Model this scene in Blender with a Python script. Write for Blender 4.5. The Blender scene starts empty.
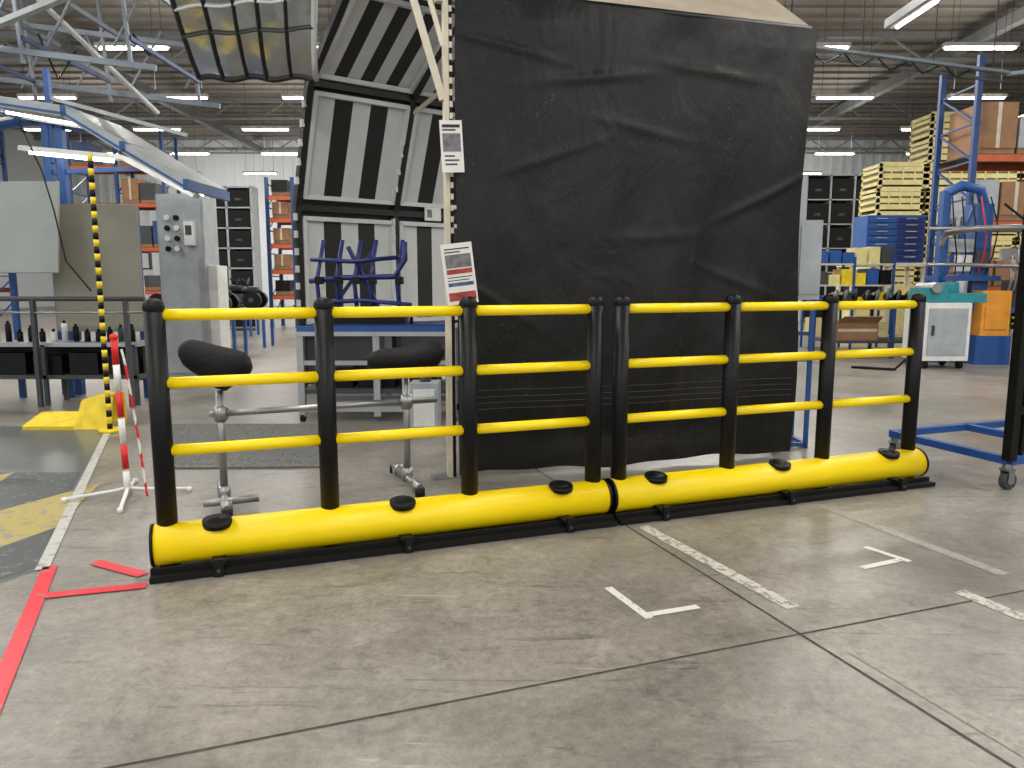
import bpy, math, random
from mathutils import Vector, Matrix
random.seed(7)
sc=bpy.context.scene
try:
    sc.view_settings.view_transform='Standard'
except Exception: pass

# ---------------------------------------------------------------- materials
def lin(c):
    return tuple(((v/255)/12.92 if v/255<=.04045 else (((v/255)+.055)/1.055)**2.4) for v in c)+(1,)
MATS={}
def mat(name,rgb,rough=.5,metal=0,spec=.5,var=.12,scale=6,bump=0,bscale=40,emit=0,coat=0,alpha=None):
    if name in MATS: return MATS[name]
    m=bpy.data.materials.new(name);m.use_nodes=True;nt=m.node_tree;b=nt.nodes["Principled BSDF"]
    L=nt.links.new
    tc=nt.nodes.new("ShaderNodeTexCoord")
    n=nt.nodes.new("ShaderNodeTexNoise");n.inputs["Scale"].default_value=scale;n.inputs["Detail"].default_value=4
    L(tc.outputs["Object"],n.inputs["Vector"])
    r=nt.nodes.new("ShaderNodeValToRGB");c=lin(rgb)
    r.color_ramp.elements[0].position=.3;r.color_ramp.elements[1].position=.7
    r.color_ramp.elements[0].color=tuple(v*(1-var) for v in c[:3])+(1,)
    r.color_ramp.elements[1].color=tuple(min(1,v*(1+var)) for v in c[:3])+(1,)
    L(n.outputs["Fac"],r.inputs["Fac"]);L(r.outputs["Color"],b.inputs["Base Color"])
    b.inputs["Roughness"].default_value=rough;b.inputs["Metallic"].default_value=metal
    b.inputs["Specular IOR Level"].default_value=spec
    if coat:b.inputs["Coat Weight"].default_value=coat
    if bump:
        n2=nt.nodes.new("ShaderNodeTexNoise");n2.inputs["Scale"].default_value=bscale;L(tc.outputs["Object"],n2.inputs["Vector"])
        bm=nt.nodes.new("ShaderNodeBump");bm.inputs["Strength"].default_value=bump;bm.inputs["Distance"].default_value=.02
        L(n2.outputs["Fac"],bm.inputs["Height"]);L(bm.outputs["Normal"],b.inputs["Normal"])
    if emit:
        b.inputs["Emission Color"].default_value=c;b.inputs["Emission Strength"].default_value=emit
    MATS[name]=m;return m
YEL=mat("yellow_polymer",(255,219,0),.40,var=.03)
BLK=mat("black_polymer",(12,12,13),.46,var=.1,spec=.24)
RUB=mat("black_rubber",(14,14,15),.7,spec=.3)
BASE=mat("black_base_metal",(17,17,18),.5,spec=.25)
CREAM=mat("cream_paint",(200,192,172),.5)
WHITE=mat("white_paint",(218,218,214),.45)
PAPER=mat("paper",(222,220,215),.7,var=.03)
RED=mat("red_paint",(205,28,30),.5)
RACKB=mat("rack_blue",(30,62,112),.5)
BLUE=mat("machine_blue",(28,76,140),.45)
DBLUE=mat("dark_blue",(22,36,100),.45)
ORG=mat("rack_orange",(190,88,45),.55)
ORG2=mat("machine_orange",(225,150,45),.5)
CARD=mat("cardboard",(150,112,80),.8)
STEEL=mat("galvanised_steel",(150,150,148),.35,metal=.8)
ALU=mat("aluminium",(165,168,170),.4,metal=.5)
GREY=mat("cabinet_grey",(160,166,168),.5)
DGREY=mat("dark_grey",(58,60,62),.55)
BEIGE=mat("board_beige",(132,130,116),.55,var=.12,scale=1.5)
BOARD=mat("board_grey",(146,152,148),.5,var=.08,scale=2)
CRATE=mat("crate_cream",(214,202,140),.55)
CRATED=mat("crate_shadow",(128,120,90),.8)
TEAL=mat("teal",(30,130,140),.5)
TUBE=mat("lamp_tube",(255,250,240),.5,emit=14,var=0)
STRW=mat("stripe_white",(200,202,200),.5,var=.05)
STRB=mat("stripe_black",(24,24,24),.5)
FOIL=mat("mirror_foil",(190,193,198),.2,metal=1,bump=.45,bscale=4)
TARP=mat("beige_tarp",(168,156,138),.7)
YSHEET=mat("yellow_sheet",(228,198,30),.45,var=.15,scale=12)

# ---------------------------------------------------------------- mesh builder
class M:
    def __init__(s,name,loc=(0,0,0),rz=0):
        s.name=name;s.loc=loc;s.rz=rz;s.v=[];s.f=[];s.mi=[];s.sm=[];s.mats=[]
    def m(s,mt):
        if mt not in s.mats:s.mats.append(mt)
        return s.mats.index(mt)
    def add(s,vs,fs,mt,smooth=False):
        o=len(s.v);s.v+= [tuple(v) for v in vs];k=s.m(mt)
        for i,f in enumerate(fs):
            s.f.append([o+j for j in f]);s.mi.append(k);s.sm.append(smooth if isinstance(smooth,bool) else smooth[i])
    def bx(s,x0,x1,y0,y1,z0,z1,mt,R=None,c=None):
        vs=[Vector((x,y,z)) for z in(z0,z1) for y in(y0,y1) for x in(x0,x1)]
        if R is not None:
            c=Vector(c) if c is not None else Vector(((x0+x1)/2,(y0+y1)/2,(z0+z1)/2))
            vs=[R@(v-c)+c for v in vs]
        s.add(vs,[(0,2,3,1),(4,5,7,6),(0,1,5,4),(2,6,7,3),(0,4,6,2),(1,3,7,5)],mt)
    def beam(s,p,q,w,h,mt,up=(0,0,1)):
        p=Vector(p);q=Vector(q);d=(q-p).normalized();up=Vector(up)
        if abs(d.dot(up))>.99:up=Vector((0,1,0))
        a=d.cross(up).normalized();b=a.cross(d)
        vs=[]
        for P in(p,q):
            for i,j in((-1,-1),(1,-1),(1,1),(-1,1)):vs.append(P+a*i*w/2+b*j*h/2)
        s.add(vs,[(0,3,2,1),(4,5,6,7),(0,1,5,4),(1,2,6,5),(2,3,7,6),(3,0,4,7)],mt)
    def cyl(s,p,q,r,mt,r2=None,n=20,caps=True):
        p=Vector(p);q=Vector(q);r2=r if r2 is None else r2
        d=(q-p).normalized();u=Vector((0,0,1)) if abs(d.z)<.9 else Vector((1,0,0))
        a=d.cross(u).normalized();b=d.cross(a)
        vs=[];
        for P,R in((p,r),(q,r2)):
            for i in range(n):
                t=2*math.pi*i/n;vs.append(P+a*math.cos(t)*R+b*math.sin(t)*R)
        fs=[(i,(i+1)%n,n+(i+1)%n,n+i) for i in range(n)];sm=[True]*n
        if caps:fs+=[tuple(reversed(range(n))),tuple(range(n,2*n))];sm+=[False,False]
        s.add(vs,fs,mt,sm)
    def rings(s,rs,mt,caps=True):
        n=len(rs[0]);vs=[v for r in rs for v in r];fs=[]
        for k in range(len(rs)-1):
            fs+=[(k*n+i,k*n+(i+1)%n,(k+1)*n+(i+1)%n,(k+1)*n+i) for i in range(n)]
        if caps:fs+=[tuple(reversed(range(n))),tuple(range((len(rs)-1)*n,len(rs)*n))]
        s.add(vs,fs,mt,True)
    def lathe(s,c,prof,mt,n=28):
        c=Vector(c);s.rings([[c+Vector((r*math.cos(2*math.pi*i/n),r*math.sin(2*math.pi*i/n),z)) for i in range(n)] for r,z in prof],mt)
    def tube(s,pts,r,mt,n=12):
        pts=[Vector(p) for p in pts];rs=[];prev=None
        for i,p in enumerate(pts):
            d=(pts[min(i+1,len(pts)-1)]-pts[max(i-1,0)]).normalized()
            if prev is None:
                u=Vector((0,0,1)) if abs(d.z)<.9 else Vector((1,0,0));a=d.cross(u).normalized()
            else:a=(prev-d*prev.dot(d)).normalized()
            prev=a;b=d.cross(a)
            rs.append([p+a*math.cos(2*math.pi*k/n)*r+b*math.sin(2*math.pi*k/n)*r for k in range(n)])
        s.rings(rs,mt)
    def sph(s,c,r,mt,n=16,m=10,half=False,R=None):
        c=Vector(c);r=(r,r,r) if not isinstance(r,tuple) else r;rs=[]
        lo=0 if half else -math.pi/2
        for j in range(m+1):
            ph=lo+(math.pi/2-lo)*j/m;ph=min(max(ph,-math.pi/2+.02),math.pi/2-.02)
            ring=[]
            for i in range(n):
                t=2*math.pi*i/n;v=Vector((r[0]*math.cos(ph)*math.cos(t),r[1]*math.cos(ph)*math.sin(t),r[2]*math.sin(ph)))
                if R is not None:v=R@v
                ring.append(c+v)
            rs.append(ring)
        s.rings(rs,mt)
    def quad(s,pts,mt,th=0):
        pts=[Vector(p) for p in pts]
        if th:
            nrm=(pts[1]-pts[0]).cross(pts[2]-pts[0]).normalized()*th
            n=len(pts);vs=pts+[p+nrm for p in pts]
            fs=[tuple(reversed(range(n))),tuple(range(n,2*n))]+[(i,(i+1)%n,n+(i+1)%n,n+i) for i in range(n)]
            s.add(vs,fs,mt)
        else:s.add(pts,[tuple(range(len(pts)))],mt)
    def done(s,bevel=0,fix=True):
        me=bpy.data.meshes.new(s.name);me.from_pydata(s.v,[],s.f)
        for m in s.mats:me.materials.append(m)
        me.polygons.foreach_set("material_index",s.mi);me.polygons.foreach_set("use_smooth",s.sm)
        if fix:
            import bmesh
            bm=bmesh.new();bm.from_mesh(me);bmesh.ops.recalc_face_normals(bm,faces=bm.faces);bm.to_mesh(me);bm.free()
        o=bpy.data.objects.new(s.name,me);sc.collection.objects.link(o);o.location=s.loc;o.rotation_euler=(0,0,s.rz)
        if bevel:
            b=o.modifiers.new("bev","BEVEL");b.width=bevel;b.segments=2;b.limit_method='ANGLE';b.angle_limit=math.radians(50)
        return o

# ---------------------------------------------------------------- room
def floor_mat():
    m=bpy.data.materials.new("polished_concrete");m.use_nodes=True;nt=m.node_tree;b=nt.nodes["Principled BSDF"];L=nt.links.new
    tc=nt.nodes.new("ShaderNodeTexCoord")
    def noise(sc_,det=6,rough=.6,dist=0,rot=None,stretch=None):
        n=nt.nodes.new("ShaderNodeTexNoise");n.inputs["Scale"].default_value=sc_;n.inputs["Detail"].default_value=det
        n.inputs["Roughness"].default_value=rough;n.inputs["Distortion"].default_value=dist
        if rot is not None:
            q=nt.nodes.new("ShaderNodeMapping");q.inputs["Rotation"].default_value=(0,0,rot);q.inputs["Scale"].default_value=stretch
            L(tc.outputs["Object"],q.inputs["Vector"]);L(q.outputs["Vector"],n.inputs["Vector"])
        else:L(tc.outputs["Object"],n.inputs["Vector"])
        return n
    def ramp(src,p0,c0,p1,c1):
        r=nt.nodes.new("ShaderNodeValToRGB");L(src,r.inputs["Fac"]);e=r.color_ramp.elements
        e[0].position=p0;e[0].color=c0;e[1].position=p1;e[1].color=c1;return r.outputs["Color"]
    def mul(a,b_,f=1):
        mx=nt.nodes.new("ShaderNodeMix");mx.data_type='RGBA';mx.blend_type='MULTIPLY';mx.inputs[0].default_value=f
        L(a,mx.inputs[6]);L(b_,mx.inputs[7]);return mx.outputs[2]
    def over(a,fac,rgb):
        mx=nt.nodes.new("ShaderNodeMix");mx.data_type='RGBA';L(fac,mx.inputs[0]);L(a,mx.inputs[6]);mx.inputs[7].default_value=lin(rgb);return mx.outputs[2]
    g1=lambda v:(v,v,v,1)
    a=noise(1.1,8,.65,.4)
    col=ramp(a.outputs["Fac"],.32,lin((116,111,103)),.68,lin((156,150,140)))
    g=noise(22,8,.75);col=mul(col,ramp(g.outputs["Fac"],.3,g1(.6),.62,g1(1.06)),.9)
    col=mul(col,ramp(noise(70,4,.8).outputs["Fac"],.3,g1(.7),.5,g1(1)),.9)
    col=mul(col,ramp(noise(3.2,10,.8,1.5).outputs["Fac"],.34,g1(.58),.46,g1(1)),.85)
    col=mul(col,ramp(noise(.55,10,.75,2.5).outputs["Fac"],.38,g1(.76),.5,g1(1)),.9)
    col=over(col,ramp(noise(2.3,12,.8,1.0).outputs["Fac"],.56,g1(0),.72,g1(.5)),(184,180,172))
    col=mul(col,ramp(noise(1.6,6,.6,.6,.35,(1,9,1)).outputs["Fac"],.32,g1(.55),.39,g1(1)),.85)
    col=mul(col,ramp(noise(1.3,7,.65,1.2,1.1,(1,7,1)).outputs["Fac"],.31,g1(.55),.37,g1(1)),.8)
    col=over(col,ramp(noise(2.0,5,.6,.3,-1.2,(1,16,1)).outputs["Fac"],.66,g1(0),.73,g1(.4)),(190,186,178))
    L(col,b.inputs["Base Color"])
    mr=nt.nodes.new("ShaderNodeMapRange");mr.inputs["To Min"].default_value=.22;mr.inputs["To Max"].default_value=.48
    L(a.outputs["Fac"],mr.inputs["Value"]);L(mr.outputs["Result"],b.inputs["Roughness"])
    bp=nt.nodes.new("ShaderNodeBump");bp.inputs["Strength"].default_value=.12;bp.inputs["Distance"].default_value=.01
    L(g.outputs["Fac"],bp.inputs["Height"]);L(bp.outputs["Normal"],b.inputs["Normal"])
    return m
FLOOR=floor_mat()
f=M("floor");f.quad([(-24,-8,0),(24,-8,0),(24,40,0),(-24,40,0)],FLOOR);f.done()
WALL=mat("corrugated_wall",(200,204,206),.6,var=.04)
CEIL=mat("ceiling_sheet",(124,119,111),.75,var=.08)
w=M("wall_back")
w.bx(-24,24,40,40.2,0,9,WALL)
for i in range(96):w.bx(-24+i*.5,-23.85+i*.5,39.94,40,0,9,WALL)
w.done()
w=M("wall_left");w.bx(-24.2,-24,-8,40,0,9,WALL);w.done()
w=M("wall_right");w.bx(24,24.2,-8,40,0,9,WALL);w.done()
c=M("ceiling");c.bx(-24,24,-8,40,8.6,8.8,CEIL)
for i in range(60):c.bx(-24,24,-7.6+i*.8,-7.35+i*.8,8.52,8.6,CEIL)
c.done()
TR=mat("truss_steel",(120,122,122),.5)
for y in (15,23,31,39):
    t=M("roof_truss");t.beam((-24,y,8.4),(24,y,8.4),.12,.16,TR);t.beam((-24,y,7.7),(24,y,7.7),.1,.1,TR)
    for i in range(24):
        x=-24+i*2;t.beam((x,y,7.7),(x+1,y,8.35),.05,.05,TR);t.beam((x+1,y,8.35),(x+2,y,7.7),.05,.05,TR)
    t.done()
for x in (-13,13):
    t=M("roof_beam");t.beam((x,-8,8.0),(x,39.9,8.0),.25,.3,TR);t.done()

# ---------------------------------------------------------------- lamps
def area(e,sx=1.6,sy=.5):
    l=bpy.data.lights.new("lamp_and_fill_light","AREA");l.shape='RECTANGLE';l.size=sx;l.size_y=sy;l.energy=e;l.color=(1,.97,.92)
    return l
rows=(-4,0,4,8,12,16,20.2,24.3,28.8,34)
for ri,y in enumerate(rows):
    for ci,x in enumerate((-15.4,-12,-8.6,-5.2,-1.8,1.8,5.2,8.6,12,15.4)):
        if y<14 and ci%2:continue
        z=6.0;x=x+(.9 if ri%2 else 0)
        L_=M("ceiling_lamp",(x,y,z))
        L_.bx(-.75,.75,-.07,.07,0,.08,WHITE)
        L_.cyl((-.7,-.035,-.02),(.7,-.035,-.02),.022,TUBE,n=10);L_.cyl((-.7,.035,-.02),(.7,.035,-.02),.022,TUBE,n=10)
        L_.cyl((-.6,0,.08),(-.6,0,2.52),.006,DGREY,n=6);L_.cyl((.6,0,.08),(.6,0,2.52),.006,DGREY,n=6)
        o=L_.done()
        if ci%2==0:
            ld=area(148 if y<14 else 185)
            if y>30:ld=area(310)
            lo=bpy.data.objects.new("light",ld);sc.collection.objects.link(lo);lo.parent=o;lo.location=(0,0,-.12)
            if y>30:lo.rotation_euler=(math.radians(50),0,0)  # last row's light tilted and strengthened as added wash on the back wall
            if y>10 and ri%2==0:
                ld=area(65,1.6,1.0);lo=bpy.data.objects.new("added_ceiling_fill",ld);sc.collection.objects.link(lo);lo.parent=o;lo.location=(0,0,.2);lo.rotation_euler=(math.pi,0,0)  # added fill with no fixture of its own, aimed up to brighten the ceiling

# ---------------------------------------------------------------- safety barriers
TH=math.atan2(1.53,4.17)
def barrier(loc,L):
    b=M("safety_barrier",loc,TH)
    posts=[.07,.08+(L-.14)/3,.075+2*(L-.14)/3,L-.07]
    yc=.14;zc=.126;r=.093
    b.cyl((.012,yc,zc),(L-.012,yc,zc),r,YEL,n=48)
    for x0,x1 in((0,.014),(L-.014,L)):b.cyl((x0,yc,zc),(x1,yc,zc),r+.003,BLK,n=48)
    b.bx(0,L,-.012,.03,.003,.028,BASE);b.bx(0,L,.04,.24,.003,.022,BASE);b.bx(0,L,.035,.06,.022,.05,BASE)
    for cx in (.28,L/2,L-.28):
        b.bx(cx-.02,cx+.02,-.026,.0,.003,.08,BASE);b.bx(cx-.03,cx+.03,-.01,.09,.05,.066,BASE)
        b.cyl((cx,-.02,.03),(cx,-.032,.03),.008,DGREY,n=8)
        R=Matrix.Rotation(math.radians(14),3,'X')
        b.sph((cx,yc-.03,zc+r-.012),(.062,.05,.032),BLK,R=R,n=24)
        b.cyl((cx,yc-.03,zc+r-.02),(cx,yc-.034,zc+r+.006),.064,BLK,n=24)
    py=.155
    for x in posts:
        b.cyl((x,py,.02),(x,py,1.175),.044,BLK,n=32)
        b.lathe((x,py,0),[(.0440,1.17),(.0452,1.173),(.0452,1.192),(.042,1.205),(.034,1.216),(.022,1.223),(.008,1.226)],BLK)
    for z in (1.153,.853,.549):
        for a,c_ in zip(posts[:-1],posts[1:]):b.cyl((a+.036,py,z),(c_-.036,py,z),.026,YEL,n=24)
    return b.done()
barrier((-1.568,3.10,0),2.268)
barrier((.578,3.887,0),2.258)

# ---------------------------------------------------------------- floor markings
def paint(name,rgb,rough=.5,wear=.0,scale=30):
    m=bpy.data.materials.new(name);m.use_nodes=True;nt=m.node_tree;b=nt.nodes["Principled BSDF"];L=nt.links.new
    tc=nt.nodes.new("ShaderNodeTexCoord");n=nt.nodes.new("ShaderNodeTexNoise");n.inputs["Scale"].default_value=scale;n.inputs["Detail"].default_value=8;n.inputs["Roughness"].default_value=.75
    L(tc.outputs["Object"],n.inputs["Vector"]);r=nt.nodes.new("ShaderNodeValToRGB");L(n.outputs["Fac"],r.inputs["Fac"])
    r.color_ramp.elements[0].position=wear-.03 if wear else 0;r.color_ramp.elements[1].position=wear+.05 if wear else .05
    r.color_ramp.elements[0].color=lin((130,126,116));r.color_ramp.elements[1].color=lin(rgb);L(r.outputs["Color"],b.inputs["Base Color"])
    b.inputs["Roughness"].default_value=rough;return m
TAPEW=paint("white_tape",(208,205,198),.5,.40,14);WORN=paint("worn_white_paint",(188,184,174),.6,.46,26);WORND=paint("worn_grey_paint",(150,145,136),.6,.46,26)
TAPEL=paint("worn_line_paint",(178,178,172),.5,.43,18)
TAPER=paint("red_tape",(208,32,50),.4,.38,10);DPAINT=paint("dark_green_grey_paint",(92,96,95),.3,.36,4);HY=paint("hazard_yellow",(168,152,82),.4,.44,12);HK=paint("hazard_black",(62,66,68),.4,.4,12)
JOINT=mat("expansion_joint",(66,61,54),.9,var=.5,scale=20)
def mark(name,segs,w,mt,z=.002):
    s=M(name)
    for i,(p,q) in enumerate(segs):
        zz=z+i*.0006
        p=Vector((*p,zz));q=Vector((*q,zz));d=(q-p).normalized();n=Vector((-d.y,d.x,0))*w/2
        s.quad([p-n,q-n,q+n,p+n],mt)
    s.done()
def strip(name,p,q,w,mt,z=.002):mark(name,[(p,q)],w,mt,z)
mark("corner_marking",[((.41,3.06),(.535,2.765)),((.52,2.79),(.75,2.87))],.036,TAPEW)
mark("corner_marking",[((1.741,3.556),(1.86,3.36)),((1.846,3.39),(1.6,3.28))],.036,TAPEW)
mark("floor_joint",[((-1.2,1.82),(6,4.4)),((1.78,.7),(-.9,8))],.011,JOINT,.0012)
strip("worn_floor_line",(.70,3.87),(1.13,2.86),.07,WORN)
strip("worn_floor_line",(1.80,4.26),(2.2,3.2),.07,WORND)
strip("worn_floor_line",(1.22,2.51),(1.75,1.1),.075,WORND)
strip("worn_floor_line",(1.89,3.02),(2.35,1.85),.07,WORN)
mark("red_floor_marking",[((-2.118,3.294),(-1.25,1.38)),((-1.97,2.96),(-1.57,3.075)),((-1.94,3.345),(-1.64,3.19))],.06,TAPER,.005)
mark("white_floor_line",[((-2.13,3.25),(-3.62,6.65))],.055,TAPEL,.005)
s=M("painted_floor_zone");s.quad([(-2.16,3.25,.002),(-3.62,6.65,.002),(-9,6.65,.002),(-9,.5,.002),(-3.4,.5,.002)],DPAINT);s.done()
s=M("hazard_floor_marking")
s.quad([(-2.52,4.05,.0035),(-2.95,5.0,.0035),(-4.4,5.0,.0035),(-4.4,3.0,.0035),(-2.3,3.0,.0035),(-2.18,3.3,.0035)],HK)
for o in((0,0),(-.75,.3),(-.62,-.75)):
    s.quad([(p[0]+o[0],p[1]+o[1],.0045) for p in [(-2.66,4.72),(-2.42,3.85),(-2.62,3.2),(-3.0,3.95)]],HY)
s.done()
GRT=mat("mat_grating",(120,120,116),.6,var=.4,scale=60)
s=M("anti_fatigue_mat")
Pm=[(-3.1,6.7),(-2.45,5.1),(-1.32,5.14),(-1.72,6.7)]
s.quad([(x,y,.002) for x,y in Pm],GRT,.008)
for i in range(44):
    t=i/43
    a=Vector((*Pm[0],0)).lerp(Vector((*Pm[1],0)),t);b=Vector((*Pm[3],0)).lerp(Vector((*Pm[2],0)),t)
    s.beam((a.x,a.y,.013),(b.x,b.y,.013),.01,.006,GRT)
s.done()

# ---------------------------------------------------------------- curtain
def curtain_mat():
    m=bpy.data.materials.new("black_pvc");m.use_nodes=True;nt=m.node_tree;b=nt.nodes["Principled BSDF"];L=nt.links.new
    tc=nt.nodes.new("ShaderNodeTexCoord")
    def ns(scale,det,dist=0,mp=None):
        n=nt.nodes.new("ShaderNodeTexNoise");n.inputs["Scale"].default_value=scale;n.inputs["Detail"].default_value=det;n.inputs["Distortion"].default_value=dist
        if mp:
            q=nt.nodes.new("ShaderNodeMapping");q.inputs["Scale"].default_value=mp;L(tc.outputs["Object"],q.inputs["Vector"]);L(q.outputs["Vector"],n.inputs["Vector"])
        else:L(tc.outputs["Object"],n.inputs["Vector"])
        return n
    n=ns(75,3);r=nt.nodes.new("ShaderNodeValToRGB");L(n.outputs["Fac"],r.inputs["Fac"])
    r.color_ramp.elements[0].position=.62;r.color_ramp.elements[0].color=(0,0,0,1);r.color_ramp.elements[1].position=.72;r.color_ramp.elements[1].color=(1,1,1,1)
    n3=ns(1.1,3);r3=nt.nodes.new("ShaderNodeValToRGB");L(n3.outputs["Fac"],r3.inputs["Fac"])
    r3.color_ramp.elements[0].position=.45;r3.color_ramp.elements[0].color=(0,0,0,1);r3.color_ramp.elements[1].position=.62;r3.color_ramp.elements[1].color=(.75,.75,.75,1)
    mu=nt.nodes.new("ShaderNodeMath");mu.operation='MULTIPLY';L(r.outputs["Color"],mu.inputs[0]);L(r3.outputs["Color"],mu.inputs[1])
    mx=nt.nodes.new("ShaderNodeMix");mx.data_type='RGBA';L(mu.outputs[0],mx.inputs[0]);mx.inputs[6].default_value=lin((18,17,16));mx.inputs[7].default_value=lin((82,81,77))
    n4=ns(2.2,8,1.2);r4=nt.nodes.new("ShaderNodeValToRGB");L(n4.outputs["Fac"],r4.inputs["Fac"]);r4.color_ramp.elements[0].position=.5;r4.color_ramp.elements[0].color=(0,0,0,1);r4.color_ramp.elements[1].position=.8;r4.color_ramp.elements[1].color=(.6,.6,.6,1)
    mx2=nt.nodes.new("ShaderNodeMix");mx2.data_type='RGBA';L(r4.outputs["Color"],mx2.inputs[0]);L(mx.outputs[2],mx2.inputs[6]);mx2.inputs[7].default_value=lin((44,42,39))
    L(mx2.outputs[2],b.inputs["Base Color"]);b.inputs["Roughness"].default_value=.42;b.inputs["Specular IOR Level"].default_value=.3
    n2=ns(3.2,5,1.0,(1,1,.55))
    bp=nt.nodes.new("ShaderNodeBump");bp.inputs["Strength"].default_value=.42;bp.inputs["Distance"].default_value=.05;L(n2.outputs["Fac"],bp.inputs["Height"]);L(bp.outputs["Normal"],b.inputs["Normal"])
    return m
PVC=curtain_mat()
CA=math.atan2(.74,2.45);CL=2.545
cu=M("black_curtain",(-.345,4.81,0),CA)
def wob(u,z):
    cr=0
    for (u0,z0,sl,wd,am) in((.12,2.75,-.5,.02,.012),(.35,2.6,.35,.03,.012),(.7,2.7,-.25,.03,.012),(.88,1.9,1.2,.03,.012),(.08,1.2,-1.6,.03,.010),(.5,2.3,-.4,.03,.008),(.25,2.1,.9,.03,.008),(.55,1.6,.15,.04,.006),(.8,1.3,-.9,.03,.008),(.3,.75,.5,.03,.006)):
        d_=(z-z0-sl*(u-u0));cr+=am*math.exp(-(d_/wd)**2)*math.exp(-((u-u0)/.14)**2)
    return .018*math.sin(u*9+z*.9)+.009*math.sin(u*23-z*2.1)+.010*math.sin(z*3.1+u*4)+.02*math.exp(-((z-.25)/.12)**2)*math.sin(u*3)-cr
NX,NZ=130,150;vs=[];fs=[]
for j in range(NZ+1):
    z0=.03+(3.05-.03)*j/NZ
    for i in range(NX+1):
        u=i/NX;z=z0
        if z<.3:z+= (.3-z)/.27*(.012*math.sin(u*11)+.008*math.sin(u*27))
        x=u*(CL+.03*(z/3)**2)+ (u>.9)*(u-.9)*.35*math.sin(z*2.3)
        y=wob(u,z)
        if z>2.9:y*=(3.07-z)/.17
        vs.append((x,y,z))
for j in range(NZ):
    for i in range(NX):
        a=j*(NX+1)+i;fs.append((a,a+1,a+NX+2,a+NX+1))
cu.add(vs,fs,PVC,True)
SEAM=mat("curtain_seam",(48,46,44),.5)
for z in (.46,.50,.54,.585):
    pts=[]
    for i in range(61):
        u=i/60;pts.append((u*CL*.99+.01,wob(u,z)-.001,z))
    cu.tube(pts,.003,SEAM,n=6)
cu.cyl((0,.03,3.05),(CL+.02,.03,3.05),.03,BLK)
cu.done(fix=False)

fr=M("curtain_frame",(-.345,4.81,0),CA)
fr.bx(-.06,-.032,.05,.12,0,3.25,CREAM);fr.bx(-.032,-.01,.05,.10,0,3.2,BLK)
for i in range(22):fr.bx(-.03,-.012,.04,.05,1.6+i*.07,1.635+i*.07,CREAM)
fr.bx(CL-.06,CL-.0,.08,.13,0,3.1,CREAM)
fr.bx(-.1,CL+.02,.08,.13,3.0,3.08,CREAM)
fr.beam((-.30,.15,3.25),(-.06,.10,2.42),.045,.045,CREAM);fr.beam((-.19,.2,3.3),(-.05,.12,2.75),.03,.03,CREAM)
fr.bx(-.16,.02,.03,.18,0,.012,STEEL)
fr.quad([(-.1,.08,3.08),(CL+.04,.08,3.08),(CL+.04,1.3,4.0),(-.1,1.3,4.0)],TARP,.02)
fr.done()

IMG1=mat("photo_print_grey",(110,108,112),.5,var=.5,scale=25);IMG2=mat("photo_print_red",(165,60,55),.5,var=.6,scale=18);IMG3=mat("photo_print_blue",(70,90,125),.5,var=.6,scale=20);INK=mat("ink",(40,40,42),.6)
def sign(loc,rz,w,h,tilt,blocks,skew=0):
    s=M("paper_sign",loc,rz);R=Matrix.Rotation(tilt,3,'Y')
    def q(x0,x1,z0,z1,y,mt):
        s.quad([R@Vector(p) for p in((x0,y,z0),(x1,y,z0),(x1,y,z1),(x0,y,z1))],mt)
    s.quad([R@Vector(p) for p in((-w/2,0,-h/2),(w/2,0,-h/2),(w/2,0,h/2),(-w/2,0,h/2))],PAPER,.003)
    for x0,x1,z0,z1,mt in blocks:q(x0*w,x1*w,z0*h,z1*h,-.004,mt)
    s.done()
sign((-.37,4.77,2.12),CA,.14,.31,math.radians(-3),[(-.4,.4,.36,.42,INK),(-.4,.2,.3,.33,INK),(-.4,.4,-.1,.25,IMG1),(-.35,.1,-.2,-.17,INK),(-.35,.3,-.28,-.25,INK),(-.35,.2,-.36,-.33,INK)])
sign((-.33,4.76,1.345),CA,.2,.38,math.radians(-7),[(-.4,.4,.4,.42,INK),(-.4,.1,.35,.37,INK),(-.4,.42,.1,.32,IMG1),(-.4,.42,.0,.08,IMG2),(-.4,.4,-.06,-.045,INK),(-.4,.3,-.11,-.095,INK),(-.4,.42,-.2,-.14,IMG3),(-.42,.45,-.44,-.3,IMG2)])

# ---------------------------------------------------------------- inspection tunnel (zebra panels)
TA=math.radians(37.5)
tn=M("zebra_light_tunnel",(-2.447,9.0,0),TA)
def pp(x,d,z):return (x,-d,z)
def panel(x0,x1,a,b,nst,first=0):
    (d0,z0),(d1,z1)=a,b
    L_=math.hypot(d1-d0,z1-z0)
    def off(d,z,o):return (d+o*(z1-z0)/L_,z-o*(d1-d0)/L_)
    for i in range(nst):
        xa=x0+(x1-x0)*i/nst;xb=x0+(x1-x0)*(i+1)/nst
        tn.quad([pp(xa,d0,z0),pp(xb,d0,z0),pp(xb,d1,z1),pp(xa,d1,z1)],STRW if (i+first)%2==0 else STRB)
    for xx in (x0-.02,x1+.02):tn.beam(pp(xx,*off(d0,z0,.02)),pp(xx,*off(d1,z1,.02)),.05,.05,STRW)
    for d,z in (a,b):
        d,z=off(d,z,.02);tn.beam(pp(x0-.04,d,z),pp(x1+.04,d,z),.05,.05,STRW)
for kx in range(3):
    x0=.02+kx*1.28;x1=x0+1.12
    panel(x0,x1,(0,.8),(0,2.03),5)
    panel(x0,x1,(.02,2.28),(.44,3.36),5)
    panel(x0,x1,(.53,3.54),(1.5,4.12),7)
    panel(x0,x1,(1.62,4.2),(3.1,4.45),7)
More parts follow.
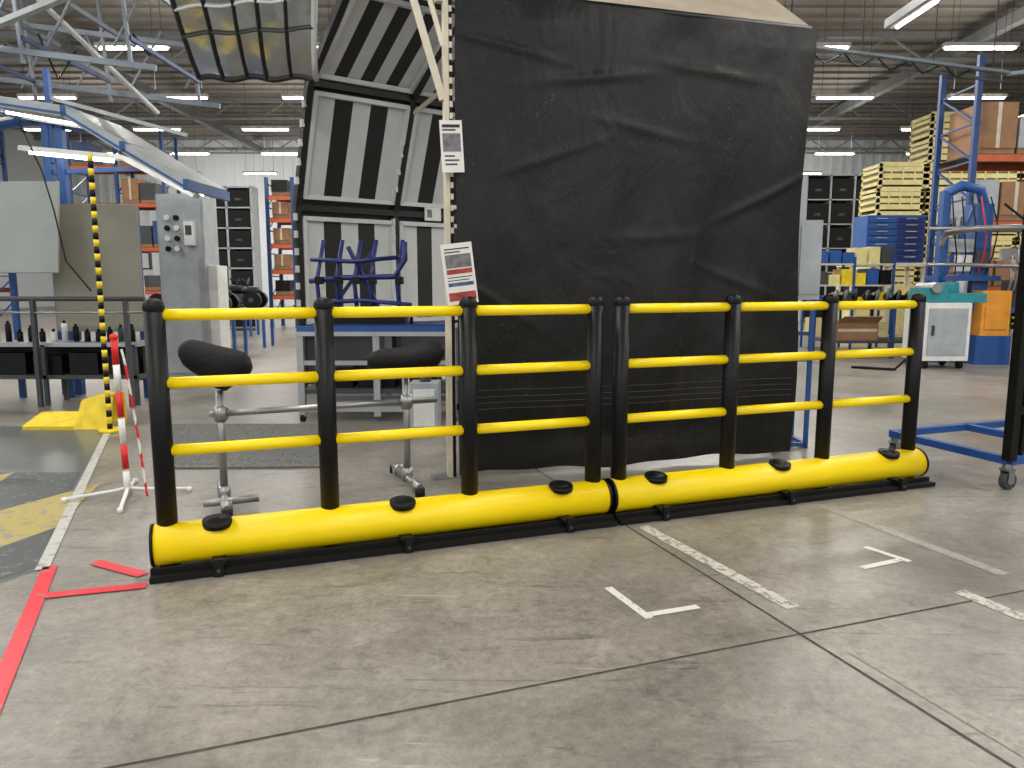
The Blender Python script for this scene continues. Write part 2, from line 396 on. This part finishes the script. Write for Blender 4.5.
for kx in range(4):
    xx=-.07+kx*1.28
    for a,b in zip([(-.02,0),(-.02,2.15),(.46,3.45),(1.55,4.18)],[(-.02,2.15),(.46,3.45),(1.55,4.18),(3.3,4.48)]):
        tn.beam(pp(xx,*a),pp(xx,*b),.07,.1,STRB)
    for z in (1.0,1.2,1.4,1.6,1.8,2.0,2.4,2.6,2.8,3.0,3.2):
        d=0 if z<2.15 else (z-2.15)/1.3*.46
        tn.bx(xx-.06,xx-.03,-d-.06,-d,z,z+.08,STRW)
for z,d in((.7,0),(2.15,0),(3.45,.48),(4.17,1.56)):tn.beam(pp(-.1,d,z),pp(3.85,d,z),.07,.07,STRB)
tn.bx(1.62,1.86,-.06,-.04,2.08,2.26,PAPER);tn.bx(1.65,1.72,-.065,-.06,2.12,2.22,IMG1)
tn.quad([pp(-.1,-.06,.05),pp(3.85,-.06,.05),pp(3.85,-.06,2.15),pp(-.1,-.06,2.15)],DGREY)
tn.quad([pp(-.1,-.06,2.15),pp(3.85,-.06,2.15),pp(3.85,.42,3.5),pp(-.1,.42,3.5)],DGREY)
tn.quad([pp(-.1,.42,3.5),pp(3.85,.42,3.5),pp(3.85,1.55,4.25),pp(-.1,1.55,4.25)],DGREY)
tn.quad([pp(-.1,1.55,4.25),pp(3.85,1.55,4.25),pp(3.85,3.3,4.55),pp(-.1,3.3,4.55)],DGREY)
tn.beam(pp(3.8,3.3,4.48),pp(3.8,3.3,0),.08,.08,STRB)
tn.beam(pp(1.25,.45,3.3),pp(1.9,1.6,4.1),.04,.04,CREAM)
tn.done(fix=False)
cp=M("reflective_canopy")
nx,ny=24,12;vs=[];fs=[]
for j in range(ny+1):
    for i in range(nx+1):
        u=i/nx;v=j/ny
        x=-3.27+1.22*u+.06*v+.30*u*v;y=8.2-1.1*v**.8;z=3.40+.0*u+.95*v+.25*u*v+.018*math.sin(u*17+v*5)*math.cos(v*9)+.1*math.sin(v*math.pi)
        vs.append((x,y,z))
for j in range(ny):
    for i in range(nx):
        a=j*(nx+1)+i;fs.append((a,a+1,a+nx+2,a+nx+1))
cp.add(vs,fs,FOIL,True)
cp.tube([vs[i] for i in range(0,nx+1)],.03,STRB);cp.tube([vs[j*(nx+1)] for j in range(ny+1)],.025,STRB);cp.tube([vs[j*(nx+1)+nx] for j in range(ny+1)],.03,STRW)
for i in (5,10,14,19):cp.tube([Vector(vs[j*(nx+1)+i])+Vector((0,-.02,0)) for j in range(ny+1)],.018,STRB)
for j in (3,5,8):cp.tube([Vector(vs[j*(nx+1)+i])+Vector((0,-.02,0)) for i in range(nx+1)],.015,DGREY if j!=5 else STRW)
for x in(-3.2,-2.1):
    cp.cyl((x,8.2,3.4),(x,8.2,8.5),.008,DGREY,n=6)
    cp.cyl((x+.1,7.15,4.4),(x+.1,7.15,8.5),.008,DGREY,n=6)
cp.done(fix=False)

# ---------------------------------------------------------------- pipe stand with black forms
FOAM=mat("black_foam_leather",(13,13,14),.65,bump=.3,bscale=30,spec=.25)
ps=M("pipe_stand")
a=Vector((-1.68,4.257,0));b=Vector((-.67,4.69,0));d=(b-a).normalized();n=Vector((-d.y,d.x,0))
for p,h in((a,.68),(b,.72)):
    ps.cyl(p+Vector((0,0,.03)),p+Vector((0,0,h)),.022,STEEL)
    ps.cyl(p-n*.28+Vector((0,0,.05)),p+n*.35+Vector((0,0,.05)),.024,STEEL)
    ps.cyl(p-n*.0+Vector((0,0,.03)),p+Vector((0,0,.12)),.034,STEEL);ps.cyl(p+Vector((0,0,.5)),p+Vector((0,0,.59)),.034,STEEL)
    ps.cyl(p+Vector((-.03,0,.545)),p+Vector((.04,-.0,.545)),.034,STEEL)
    for s_ in(-.28,.35):
        q=p+n*s_;ps.cyl(q+Vector((0,0,.0)),q+Vector((0,0,.05)),.03,RUB)
    for s_ in(-.2,.25):
        q=p+n*s_;ps.cyl(q-d*.03+Vector((0,0,.05)),q+d*.03+Vector((0,0,.05)),.033,STEEL)
z=Vector((0,0,.545));ps.cyl(a+z-d*.06,b+z+d*.2,.02,STEEL)
z=Vector((0,0,.05));ps.cyl(a+z-d*.12-n*.1,a+z+d*.18-n*.1,.022,STEEL)
def form(c,ang,prf,q=.85):
    R=Matrix.Rotation(ang,3,'Z');rs=[];n_=20
    for x,zt,zb,w_ in prf:
        ring=[]
        for i in range(n_):
            th=2*math.pi*i/n_;cy=math.cos(th);sz=math.sin(th)
            y=w_*math.copysign(abs(cy)**q,cy);zz=(zt+zb)/2+(zt-zb)/2*math.copysign(abs(sz)**q,sz)
            ring.append(Vector(c)+R@Vector((x,y,zz)))
        rs.append(ring)
    ps.rings(rs,FOAM)
prfA=[(-.195,.10,.07,.02),(-.187,.13,.05,.06),(-.165,.152,.01,.085),(-.13,.163,-.02,.10),(-.07,.150,-.06,.105),(0,.130,-.12,.10),(.05,.118,-.135,.095),(.10,.107,-.10,.09),(.15,.088,-.06,.08),(.18,.06,-.045,.065),(.195,.02,-.02,.03)]
form((-1.69,4.26,.81),math.radians(5),prfA)
prfB=[(-.24,.03,-.03,.02),(-.22,.06,-.05,.06),(-.15,.085,-.06,.09),(-.05,.09,-.06,.10),(.05,.10,-.06,.11),(.13,.13,-.05,.12),(.2,.13,-.02,.11),(.23,.09,.03,.07),(.24,.06,.05,.02)]
form((-.66,4.66,.80),math.radians(10),prfB)
ps.done()

# ---------------------------------------------------------------- red white post with chain
rp=M("chain_barrier_post",(-2.33,4.42,0))
tp=Vector((-.02,0,.97))
for i in range(6):
    p=tp*(i/6)+Vector((0,0,.02*(1-i/6)));q=tp*((i+1)/6);rp.cyl(p,q,.019,WHITE if i%2==0 else RED)
rp.sph(tp,.024,RED)
for k in range(4):
    an=math.radians(20+90*k);rp.tube([(0,0,.06),(.07*math.cos(an),.07*math.sin(an),.045),(.34*math.cos(an),.34*math.sin(an),.02)],.011,WHITE);rp.cyl((.34*math.cos(an),.34*math.sin(an),0),(.34*math.cos(an),.34*math.sin(an),.03),.016,WHITE)
q=lambda t:Vector((.02+.12*t**.8,-.05*t,.9-.88*t))
for i in range(30):
    a_,b_=q(i/30),q((i+1.3)/30 if i<29 else 1)
    rp.beam(a_,b_,.014 if i%2 else .005,.005 if i%2 else .014,RED if (i//3)%2 else WHITE)
rp.done()
sp=M("hazard_striped_pole",(-3.49,6.40,0))
for i in range(40):sp.cyl((-.0,0,i*.058+.02),(0,0,(i+1)*.058+.02),.022,YSHEET if i%2 else BLK,n=14)
sp.cyl((0,0,0),(0,0,.03),.09,YSHEET);sp.done()
yr=M("yellow_floor_guard")
yr.quad([(-4.32,6.5,.01),(-3.82,6.5,.01),(-3.82,6.85,.09),(-4.32,6.8,.09)],YSHEET,.02)
yr.quad([(-4.32,6.5,.0),(-3.82,6.5,.0),(-3.82,6.85,.0),(-4.32,6.8,.0)],YSHEET,.012)
yr.quad([(-4.32,6.8,.0),(-3.82,6.85,.0),(-3.82,6.85,.09),(-4.32,6.8,.09)],YSHEET,.012)
yr.quad([(-3.86,6.5,.0),(-3.62,6.5,.0),(-3.62,6.58,.27),(-3.82,6.58,.24)],YSHEET,.012)
yr.quad([(-3.82,6.58,.24),(-3.62,6.58,.27),(-3.60,6.9,.28),(-3.82,6.9,.25)],YSHEET,.012)
yr.quad([(-3.62,6.44,.0),(-3.53,6.46,.0),(-3.55,6.6,.28),(-3.62,6.58,.28)],YSHEET,.012)
yr.quad([(-3.84,6.9,.0),(-3.6,6.9,.0),(-3.6,6.9,.27),(-3.82,6.9,.25)],YSHEET,.012)
yr.done()

# ---------------------------------------------------------------- left workstation
lh=M("inspection_light_hood")
pr=[(-6.6,2.9),(-5.3,3.1),(-4.35,2.96),(-3.8,2.62),(-3.2,2.26)]
for (x0,z0),(x1,z1) in zip(pr[:-1],pr[1:]):
    lh.quad([(x0,7.6,z0),(x1,7.6,z1),(x1,8.6,z1+.02),(x0,8.6,z0+.02)],ALU,.03)
    lh.beam((x0,7.58,z0-.03),(x1,7.58,z1-.03),.04,.09,GREY);lh.beam((x0,8.62,z0-.03),(x1,8.62,z1-.03),.04,.11,BLUE)
    lh.beam((x0,7.56,z0-.05),(x1,7.56,z1-.05),.02,.02,BLUE)
    for yy in(7.85,8.1,8.35):
        lh.cyl((x0+.05,yy,z0-.06),(x1-.05,yy,z1-.06),.018,TUBE if yy==8.1 else WHITE,n=8)
    lh.beam((x1,7.55,z1-.02),(x1,8.65,z1-.02),.05,.1,BLUE)
for x,zt in((-5.15,3.05),(-5.0,3.0)):lh.bx(x-.04,x+.04,8.56,8.64,0,zt,BLUE)
lh.beam((-5.1,8.6,2.5),(-3.9,8.6,2.55),.05,.05,BLUE)
lh.beam((-5.1,8.6,3.3),(-3.6,8.6,2.9),.04,.04,GREY);lh.beam((-5.1,8.6,2.6),(-5.1,8.6,3.6),.06,.06,BLUE)
# second lower light bar
lh.beam((-5.3,8.4,2.72),(-4.2,8.4,2.62),.18,.05,WHITE);lh.beam((-4.2,8.4,2.62),(-3.45,8.4,2.22),.18,.05,WHITE);lh.cyl((-5.2,8.35,2.67),(-4.3,8.35,2.58),.015,TUBE,n=8)
lh.tube([(-5.0,7.9,2.9),(-4.75,7.8,2.4),(-4.6,7.7,2.0),(-4.55,7.75,1.5),(-4.3,7.72,1.2)],.008,BLK,n=6)
lh.done()
ib=M("inspection_board")
R=Matrix.Rotation(math.radians(-8),3,'X')
ib.bx(-5.9,-4.72,7.95,7.98,1.38,2.33,BOARD,R);ib.bx(-5.0,-4.05,8.25,8.3,.75,2.12,BEIGE)
for x in(-5.5,-4.95,-4.1):ib.bx(x-.03,x+.03,8.32,8.37,0,2.1,BLUE)
ib.done(.004)
wb=M("workbench")
wb.cyl((-6,7.7,1.12),(-3.75,7.7,1.12),.025,DGREY);wb.cyl((-6,7.7,.98),(-3.75,7.7,.98),.012,STEEL);wb.bx(-6,-3.9,7.8,8.2,.62,.66,ALU);wb.bx(-6,-3.9,7.8,8.2,.28,.32,DGREY)
for x in(-5.9,-4.9,-3.95):
    for y in(7.82,8.16):wb.bx(x-.02,x+.02,y-.02,y+.02,0,.64,DGREY)
    wb.bx(x-.02,x+.02,7.68,7.73,0,1.12,DGREY)
for i in range(16):
    x=-5.85+i*.12;h=.10+random.random()*.1
    wb.cyl((x,8.0,.66),(x,8.0,.66+h),.03,random.choice([WHITE,BLK,DGREY,BLK]),n=12);wb.cyl((x,8.0,.66+h),(x,8.0,.69+h),.015,BLK,n=8)
wb.bx(-5.8,-3.95,8.0,8.2,.32,.6,BLK)
for i in range(5):wb.bx(-5.8+i*.38,-5.5+i*.38,7.85,8.2,.32,.52+.03*(i%2),BLK)
wb.done()
gc=M("control_cabinet",(-4.25,10,0))
gc.bx(-.3,.3,-.2,.25,.0,2.4,GREY);gc.bx(-.27,.27,-.215,-.2,.1,2.35,GREY)
for i in range(4):
    for j in range(2):gc.cyl((-.16+.12*j,-.215,2.1-i*.13),(-.16+.12*j,-.245,2.1-i*.13),.035,BLK if (i+j)%2 else WHITE,n=14)
gc.bx(.08,.2,-.3,-.215,1.75,2.05,WHITE);gc.bx(.1,.18,-.305,-.3,1.88,2.0,DGREY);gc.bx(.22,.3,-.23,-.2,.3,1.6,ALU)
gc.bx(.3,.42,-.15,.2,0,1.5,WHITE)
gc.done(.008)
mn=M("monitor",(-4.9,10,0));mn.bx(-.14,.14,0,.05,1.45,1.68,DGREY);mn.bx(-.12,.12,-.005,0,1.47,1.66,WHITE);mn.cyl((0,.03,0),(0,.03,1.46),.025,ALU);mn.bx(-.2,.2,-.15,.2,0,.03,DGREY);mn.done()

OGM=mat("conveyor_steel",(110,118,126),.45,metal=.3)
og=M("overhead_conveyor_frame")
for y in(9.5,11.5):
    for z in (4.1,4.9):og.beam((-8.5,y,z+.25),(-4.3,y,z-.25),.05,.07,OGM)
    for x in(-8.2,-7,-5.9,-4.6):og.beam((x,y,3.9),(x-.3,y,8.5),.04,.04,OGM)
    for i in range(5):og.beam((-8+i*.8,y,4.1),(-7.5+i*.8,y,4.9),.025,.025,OGM)
for x in(-8.2,-7,-5.9,-4.6):og.beam((x,9.5,4.2),(x,11.5,4.2),.04,.05,RACKB);og.beam((x+.1,9.5,4.9),(x+.4,11.5,4.7),.04,.06,OGM)
for i in range(6):
    x=-7.8+i*.6;og.tube([(x,10,4.4),(x+.1,10.2,3.9+.15*(i%3)),(x+.25,10.4,4.3)],.015,BLK if i%2 else OGM,n=6)
og.beam((-7.6,9.3,3.7),(-5.2,9.3,4.6),.1,.06,GREY);og.beam((-5.6,9.4,4.6),(-4.9,10.8,3.6),.06,.04,STRW)
og.done()

# ---------------------------------------------------------------- racks & shelves
def rack(x0,x1,y0,y1,levels,H_,items,bays=1,fill=1,hmax=.8):
    r=M("pallet_rack");bw=(x1-x0)/bays
    for i in range(bays+1):
        x=x0+i*bw
        for y in(y0,y1):r.bx(x-.045,x+.045,y-.04,y+.04,0,H_,RACKB);r.bx(x-.08,x+.08,y-.06,y+.06,0,.01,STEEL)
        zz=.2
        while zz<H_-.7:
            r.beam((x,y0,zz),(x,y1,zz+.6),.03,.03,RACKB);r.beam((x,y1,zz+.6),(x,y0,zz+.62),.03,.03,RACKB);zz+=.62
    for z in levels:
        for y in(y0,y1):r.bx(x0,x1,y-.03,y+.03,z-.11,z,ORG)
        r.bx(x0,x1,y0,y1,z,z+.02,DGREY)
        for i in range(bays):
            xx=x0+i*bw+.12
            while xx<x0+(i+1)*bw-.4:
                w_=random.uniform(.4,.85);w_=min(w_,x0+(i+1)*bw-.1-xx);h=random.uniform(.3,hmax);mt=random.choice(items)
                if random.random()<fill:
                    r.bx(xx,xx+w_-.05,y0+.06,y1-.1,z+.02,z+.12,CARD);r.bx(xx,xx+w_-.05,y0+.04,y1-.1,z+.12,z+.12+h,mt)
                    if mt is CARD:r.bx(xx+w_*.4,xx+w_*.5,y0+.036,y0+.04,z+.12,z+.12+h,CREAM)
                xx+=w_
    r.done()
rack(7.75,13,13,14.1,[1.2,2.3,3.4],5.0,[CARD,CARD,GREY,CARD],2)
rack(-13.2,-10.4,23,24,[1.0,2.3,3.6,4.7],5.7,[CARD,DGREY,RACKB,DGREY],2,.7)
rack(-21,-13.8,20,21,[1.1,2.4,3.7,4.7],5.7,[CARD,DGREY,RACKB,DGREY],3,.7)
rack(-6.7,-6.0,21,22,[.9,1.6,2.3,3.0,3.6],4.1,[ORG,CARD,BLK,BLK],1,1,.4)
rack(16,22,22,23.2,[1.1,2.4,3.7,4.7],5.7,[CARD,CREAM,DGREY],3)
def binshelf(x0,x1,y,z1,rows,cols):
    r=M("bin_shelf");dz=(z1-.1)/rows;dw=(x1-x0)/cols
    r.bx(x0,x1,y+.5,y+.55,0,z1,DGREY)
    for i in range(cols+1):r.bx(x0+i*dw-.03,x0+i*dw+.03,y,y+.5,0,z1,GREY)
    for j in range(rows+1):r.bx(x0,x1,y,y+.5,.08+j*dz-.03,.08+j*dz+.01,GREY)
    for i in range(cols):
        for j in range(rows):
            r.bx(x0+i*dw+.05,x0+(i+1)*dw-.05,y-.02,y+.45,.1+j*dz,.1+j*dz+dz*.8,RUB);r.bx(x0+(i+.35)*dw,x0+(i+.6)*dw,y-.03,y-.02,.1+j*dz+dz*.3,.1+j*dz+dz*.40,DGREY)
    r.done()
binshelf(9.2,12.2,24,4.6,6,4)
binshelf(-8.1,-6.8,20,3.75,7,2)
cs=M("stacked_wire_crates")
def crate(x,y,z,w_=1.15,d_=1.0,h=.6):
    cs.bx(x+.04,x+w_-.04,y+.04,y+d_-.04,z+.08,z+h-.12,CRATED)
    for a_ in(x,x+w_-.07):
        for b_ in(y,y+d_-.07):cs.bx(a_,a_+.07,b_,b_+.07,z,z+h-.02,CRATE)
    for zz in(.08,.24,.40,.52):
        cs.bx(x,x+w_,y,y+.04,z+zz,z+zz+.11 if zz>.1 else z+.2,CRATE)
        cs.bx(x,x+.04,y,y+d_,z+zz,z+zz+.08,CRATE)
    for i in range(1,4):cs.bx(x+i*w_/4-.02,x+i*w_/4+.02,y-.01,y,z+.1,z+h-.05,CRATE)
for ci,nn in enumerate([7,9,8,9,8]):
    for k in range(nn):crate(9.15+ci*1.2+random.uniform(-.06,.06),19.2,k*.6)
cs.done()
bc=M("drawer_cabinet",(7.9,17,0))
bc.bx(0,1.3,0,.7,1.7,2.75,BLUE)
for j in range(7):
    bc.bx(.04,.62,-.02,0,1.75+j*.14,1.86+j*.14,BLUE);bc.bx(.68,1.26,-.02,0,1.75+j*.14,1.86+j*.14,DBLUE)
    bc.bx(.2,.45,-.035,-.02,1.82+j*.14,1.84+j*.14,ALU);bc.bx(.85,1.1,-.035,-.02,1.82+j*.14,1.84+j*.14,ALU)
bc.bx(-.3,1.4,-.05,.8,1.62,1.7,CREAM)
for x in(-.28,.5,1.3):
    for y in(0,.7):bc.bx(x,x+.08,y,y+.08,0,1.62,CREAM)
bc.bx(-.25,.5,.05,.7,.1,.9,CRATE);bc.bx(.6,1.3,.05,.7,.1,1.2,CRATE);bc.bx(-.2,.4,.05,.7,1.0,1.4,BLK)
bc.done(.005)
# open shelf of parts bins behind the table
sh=M("parts_bin_shelf",(5.75,14.4,0))
for x in(0,.75,1.5):
    for y in(0,.5):sh.bx(x-.02,x+.02,y-.02,y+.02,0,1.75,BLUE)
for z in(.25,.75,1.2,1.6):
    sh.bx(0,1.5,-.02,.52,z,z+.03,CREAM)
    for i in range(6):
        h=random.uniform(.18,.33);sh.bx(.04+i*.245,.25+i*.245,.02,.45,z+.03,z+.03+h,random.choice([YSHEET,BLK,BLUE,CRATE,DGREY]))
sh.done()
pt=M("parts_table",(5.35,12.6,0))
pt.bx(0,2.15,0,.9,.86,.92,BLK);pt.bx(0,2.15,0,.9,.26,.3,DGREY)
for x in(0.03,1.05,2.07):
    for y in(.03,.82):pt.bx(x,x+.05,y,y+.05,0,.86,BLUE)
pt.bx(.15,.85,.1,.6,.3,.62,CARD);pt.bx(.17,.83,.098,.1,.45,.5,CREAM)
pt.quad([(.15,.1,.62),(.85,.1,.62),(.82,-.1,.72),(.18,-.1,.72)],CARD,.01)
for i in range(11):
    x=.1+i*.18;pt.tube([(x,.2,.92),(x+.06,.25,1.05+.05*(i%3)),(x+.14,.4,1.12),(x+.1,.6,.95)],.035,random.choice([BLK,BLK,DGREY]),n=8)
    pt.bx(x,x+.12,.5,.7,.92,1.02+.04*(i%3),random.choice([BLK,YSHEET,DGREY]))
pt.done()
for (x,y) in((-5.6,15),(-4.2,17.5),(-6.9,18),(-5.3,12.6)):
    t=M("chassis_on_bench",(x,y,0))
    t.bx(-.8,.8,-.3,.3,.72,.76,DGREY)
    for a_ in(-.75,.7):
        for b_ in(-.28,.24):t.bx(a_,a_+.05,b_,b_+.05,0,.72,BLUE)
    for wx in(-.5,.5):t.cyl((wx,-.26,.93),(wx,-.12,.93),.17,BLK);t.cyl((wx,.12,.93),(wx,.26,.93),.17,BLK);t.cyl((wx,-.28,.93),(wx,.28,.93),.05,DGREY)
    t.bx(-.45,.45,-.12,.12,.88,1.05,DGREY)
    t.sph((-.1,0,1.12),(.38,.16,.12),random.choice([DBLUE,BLK,BLK]));t.sph((.42,0,1.1),(.2,.2,.1),BLK)
    t.tube([(.3,-.25,1.35),(.35,0,1.22),(.3,.25,1.35)],.02,BLK,n=8)
    t.done()

# ---------------------------------------------------------------- blue rack bench in tunnel mouth
br=M("blue_tube_rack",(0,.7,0))
X0,X1=-1.95,-.55
br.bx(X0,X1,6.2,6.9,.84,.88,GREY);br.bx(X0+.05,X1-.05,6.25,6.85,.88,.90,DBLUE);br.bx(X0-.02,X1+.02,6.16,6.2,.80,.84,GREY);br.bx(X0-.02,X1+.02,6.16,6.2,.84,.89,BLUE)
for x in(X0,X1,(X0+X1)/2):
    for y in(6.2,6.85):br.bx(x-.03,x+.03,y-.03,y+.03,.05,.85,ALU)
br.beam((X0,6.2,.12),(X1,6.2,.12),.05,.05,ALU);br.beam((X0,6.85,.12),(X1,6.85,.12),.05,.05,ALU);br.beam((X0,6.2,.55),(X1,6.2,.55),.04,.04,ALU)
for x in(X0,X1):
    for y in(6.2,6.85):br.cyl((x-.02,y,.04),(x+.02,y,.04),.04,RUB)
for x in(-1.8,-1.62,-1.45,-1.3,-1.05):
    br.tube([(x,6.4,.9),(x-.03,6.4,1.3),(x+.02,6.5,1.68)],.02,DBLUE)
    br.bx(x-.04,x+.03,6.36,6.44,1.27,1.34,BLK)
br.tube([(-1.9,6.4,1.3),(-1.6,6.4,1.33),(-1.1,6.4,1.34),(-1.0,6.4,1.5),(-1.0,6.4,1.66)],.026,DBLUE)
br.tube([(-1.88,6.4,1.5),(-1.5,6.4,1.48),(-1.05,6.4,1.52)],.02,DBLUE)
br.tube([(-1.85,6.4,1.1),(-1.4,6.35,1.12),(-.95,6.4,1.08),(-.95,6.4,.9)],.02,DBLUE)
br.beam((-1.8,6.45,.92),(-1.3,6.5,1.6),.035,.035,DBLUE);br.beam((-1.2,6.45,.92),(-1.55,6.5,1.62),.035,.035,DBLUE)
br.bx(-1.85,-1.0,6.35,6.6,.9,.98,BLK)
for i in range(6):br.bx(X0+.1+i*.2,X0+.25+i*.2,6.3,6.7,.3,.45+.05*(i%3),BLK)
br.bx(X0,X1,6.2,6.85,.26,.3,DGREY)
br.done()
sb=M("floor_cabinet",(-.74,6.35,0));sb.bx(-.12,.12,-.12,.12,.03,.45,GREY);sb.bx(-.09,.09,-.125,-.12,.08,.4,WHITE);sb.cyl((0,0,0),(0,0,.03),.1,DGREY);sb.cyl((0,0,.45),(0,0,.5),.05,DGREY);sb.done(.02)

# ---------------------------------------------------------------- stand right of curtain
st=M("electrical_box_stand",(2.2,5.75,0))
st.bx(-.06,.12,-.05,.12,1.16,1.75,GREY);st.bx(-.04,.1,-.056,-.05,1.2,1.7,ALU)
for x in(-.05,.1):st.bx(x-.015,x+.015,0,.03,0,1.16,BLUE);st.bx(x-.015,x+.015,.3,.33,0,.9,BLUE);st.beam((x,0.01,.03),(x,.32,.03),.03,.03,BLUE);st.beam((x,0.01,.9),(x,.32,.88),.03,.03,BLUE)
for z in(.03,.35,.7):st.beam((-.05,.015,z),(.1,.015,z),.03,.03,BLUE)
st.bx(-.02,.04,.1,.14,1.75,2.1,ALU)
st.done()

# ---------------------------------------------------------------- trolley on the right
tr=M("tool_trolley",(3.10,4.57,0),TH)
W_,D_=1.5,.9
for y in(0,D_):tr.beam((0,y,.19),(W_,y,.19),.05,.05,BLUE)
for x in(0,W_/2,W_):tr.beam((x,0,.19),(x,D_,.19),.05,.05,BLUE)
for x in(.02,W_-.02):
    for y in(.02,D_-.02):
        tr.cyl((x,y,.165),(x,y,.13),.03,STEEL);tr.bx(x-.03,x+.03,y-.035,y+.035,.12,.135,STEEL)
        for s_ in(-1,1):tr.bx(x-.02,x+.03,y+s_*.03-.003,y+s_*.03+.003,.04,.13,STEEL)
        tr.cyl((x+.01,y-.022,.056),(x+.01,y+.022,.056),.055,DGREY);tr.cyl((x+.01,y-.025,.056),(x+.01,y+.025,.056),.025,ALU)
for x,y in((.0,0),(W_,0),(W_,D_)):tr.bx(x-.03,x+.03,y-.03,y+.03,.19,1.75,BLK)
tr.bx(.1,.13,.0,.03,.19,1.72,BLK)
for z in(.5,1.7):tr.beam((0,0,z),(W_,0,z),.04,.04,BLK)
tr.beam((W_,0,1.7),(W_,D_,1.7),.04,.04,BLK)
tr.tube([(0,0,1.62),(-.18,.2,1.62),(-.2,.4,1.6),(0,.6,1.55)],.018,STEEL)
tr.done(.003)

# ---------------------------------------------------------------- machines on the right
mc=M("white_machine_cabinet",(6.1,11.1,0))
mc.bx(0,.68,0,.6,.12,.98,WHITE);mc.bx(.05,.63,-.01,0,.2,.9,GREY);mc.bx(.1,.14,-.03,-.01,.5,.65,DGREY)
for x in(.08,.6):
    for y in(.08,.52):mc.cyl((x-.03,y,.06),(x+.03,y,.06),.06,RUB);mc.cyl((x,y,.06),(x,y,.13),.02,STEEL)
mc.bx(.0,.35,.05,.5,.98,1.2,TEAL);mc.bx(.38,.95,.1,.5,.98,1.12,TEAL);mc.cyl((.5,.3,1.12),(.5,.3,1.28),.12,TEAL)
mc.cyl((.15,.0,1.2),(.15,.5,1.2),.08,STEEL)
mc.tube([(.1,.1,.98),(-.1,-.05,.7),(-.15,-.1,.3),(-.5,-.2,.02),(-1.0,.1,.02)],.02,RUB)
mc.done(.01)
bp=M("blue_press_machine",(6.75,12.0,0))
bp.bx(0,.12,0,.15,0,2.7,BLUE);bp.bx(.55,.8,0,.4,0,2.5,BLUE)
bp.tube([(0.06,.07,2.65),(.3,.07,2.78),(.62,.1,2.72),(.72,.1,2.4)],.08,BLUE)
bp.bx(.0,.95,-.1,.5,.85,1.0,BLUE);bp.bx(.05,.9,-.15,.5,1.3,1.38,BLUE);bp.beam((.1,0,1.4),(.5,0,2.5),.05,.05,BLUE);bp.bx(.12,.5,-.05,.3,1.75,1.95,GREY)
bp.bx(.2,.45,-.12,-.05,1.45,1.7,WHITE);bp.bx(.55,.75,-.06,0,1.5,1.75,DGREY);bp.cyl((.3,.1,1.95),(.3,.1,2.3),.06,STEEL)
bp.bx(.55,1.0,-.3,.3,.45,1.15,ORG2);bp.bx(.6,.95,-.32,-.3,.55,.9,ORG2);bp.bx(.5,1.05,-.3,.3,.0,.45,BLUE);bp.cyl((.3,-.1,1.0),(.3,-.1,1.3),.1,ALU)
for z in(1.55,2.1):bp.tube([(-.3,-.2,z),(.3,-.3,z),(1.5,-.3,z-.05)],.03,STEEL)
bp.tube([(.95,0,2.5),(1.2,-.2,2.2),(1.1,-.3,1.6),(1.3,-.3,1.1)],.02,RUB)
for i in range(8):bp.tube([(1+i*.08,-.2,1.15),(1.02+i*.08,-.25,1.4+.1*(i%3)),(1.1+i*.08,-.1,1.7+.1*(i%2))],.02,random.choice([BLUE,STEEL,BLK]),n=6)
for i in range(5):bp.tube([(.1+i*.15,-.05,2.6),(.05+i*.17,-.25,2.1-.1*(i%2)),(.15+i*.14,-.2,1.7),(.2+i*.12,-.1,1.4)],.012,random.choice([RUB,BLK,RED]),n=6)
bp.bx(1.05,2.4,-.1,.4,.8,.88,BLUE);bp.bx(2.3,2.4,-.1,.4,0,.8,BLUE);bp.bx(1.2,2.2,0,.3,.88,1.3,DGREY)
bp.done(.01)

tk=M("ceiling_light_trunking",(5.45,0,0))
tk.bx(-.09,.09,9.2,11.4,4.9,5.02,ALU);tk.bx(-.05,.05,9.4,11.3,4.87,4.9,WHITE);tk.cyl((0,10.2,4.86),(0,11.2,4.86),.025,TUBE,n=8)
for y in(9.35,10.9):tk.cyl((0,y,5.02),(0,y,8.52),.006,DGREY,n=6)
tk.done()
ct=M("cable_tray")
ct.beam((3.8,11.8,4.85),(7.45,11.8,4.4),.1,.04,OGM);ct.beam((3.8,11.9,4.75),(7.45,11.9,4.3),.04,.04,DGREY)
ct.bx(7.75,7.83,11.4,11.48,0,4.4,OGM);ct.beam((7.45,11.8,4.38),(7.79,11.44,4.36),.05,.05,OGM)
for t in(.1,.4,.7,.95):ct.cyl((3.8+3.6*t,11.8,4.82-.44*t),(3.8+3.6*t,11.8,8.5),.01,DGREY,n=6)
for i in range(6):ct.tube([(4.0+i*.5,11.85,4.78-.05*i),(4.2+i*.5,11.85,4.6-.05*i),(4.45+i*.5,11.85,4.72-.05*i)],.012,BLK,n=6)
ct.done()

# ---------------------------------------------------------------- camera / world
cd=bpy.data.cameras.new("camera");cam=bpy.data.objects.new("camera",cd);sc.collection.objects.link(cam)
cd.sensor_width=36;cd.lens=36*750/1024;cam.location=(0,0,1.3);cam.rotation_euler=(math.pi/2-math.atan(103/750),0,0);sc.camera=cam;cd.clip_end=200
w=bpy.data.worlds.new("world");sc.world=w;w.use_nodes=True
bg=w.node_tree.nodes["Background"];bg.inputs[0].default_value=(.85,.92,1,1);bg.inputs[1].default_value=.9
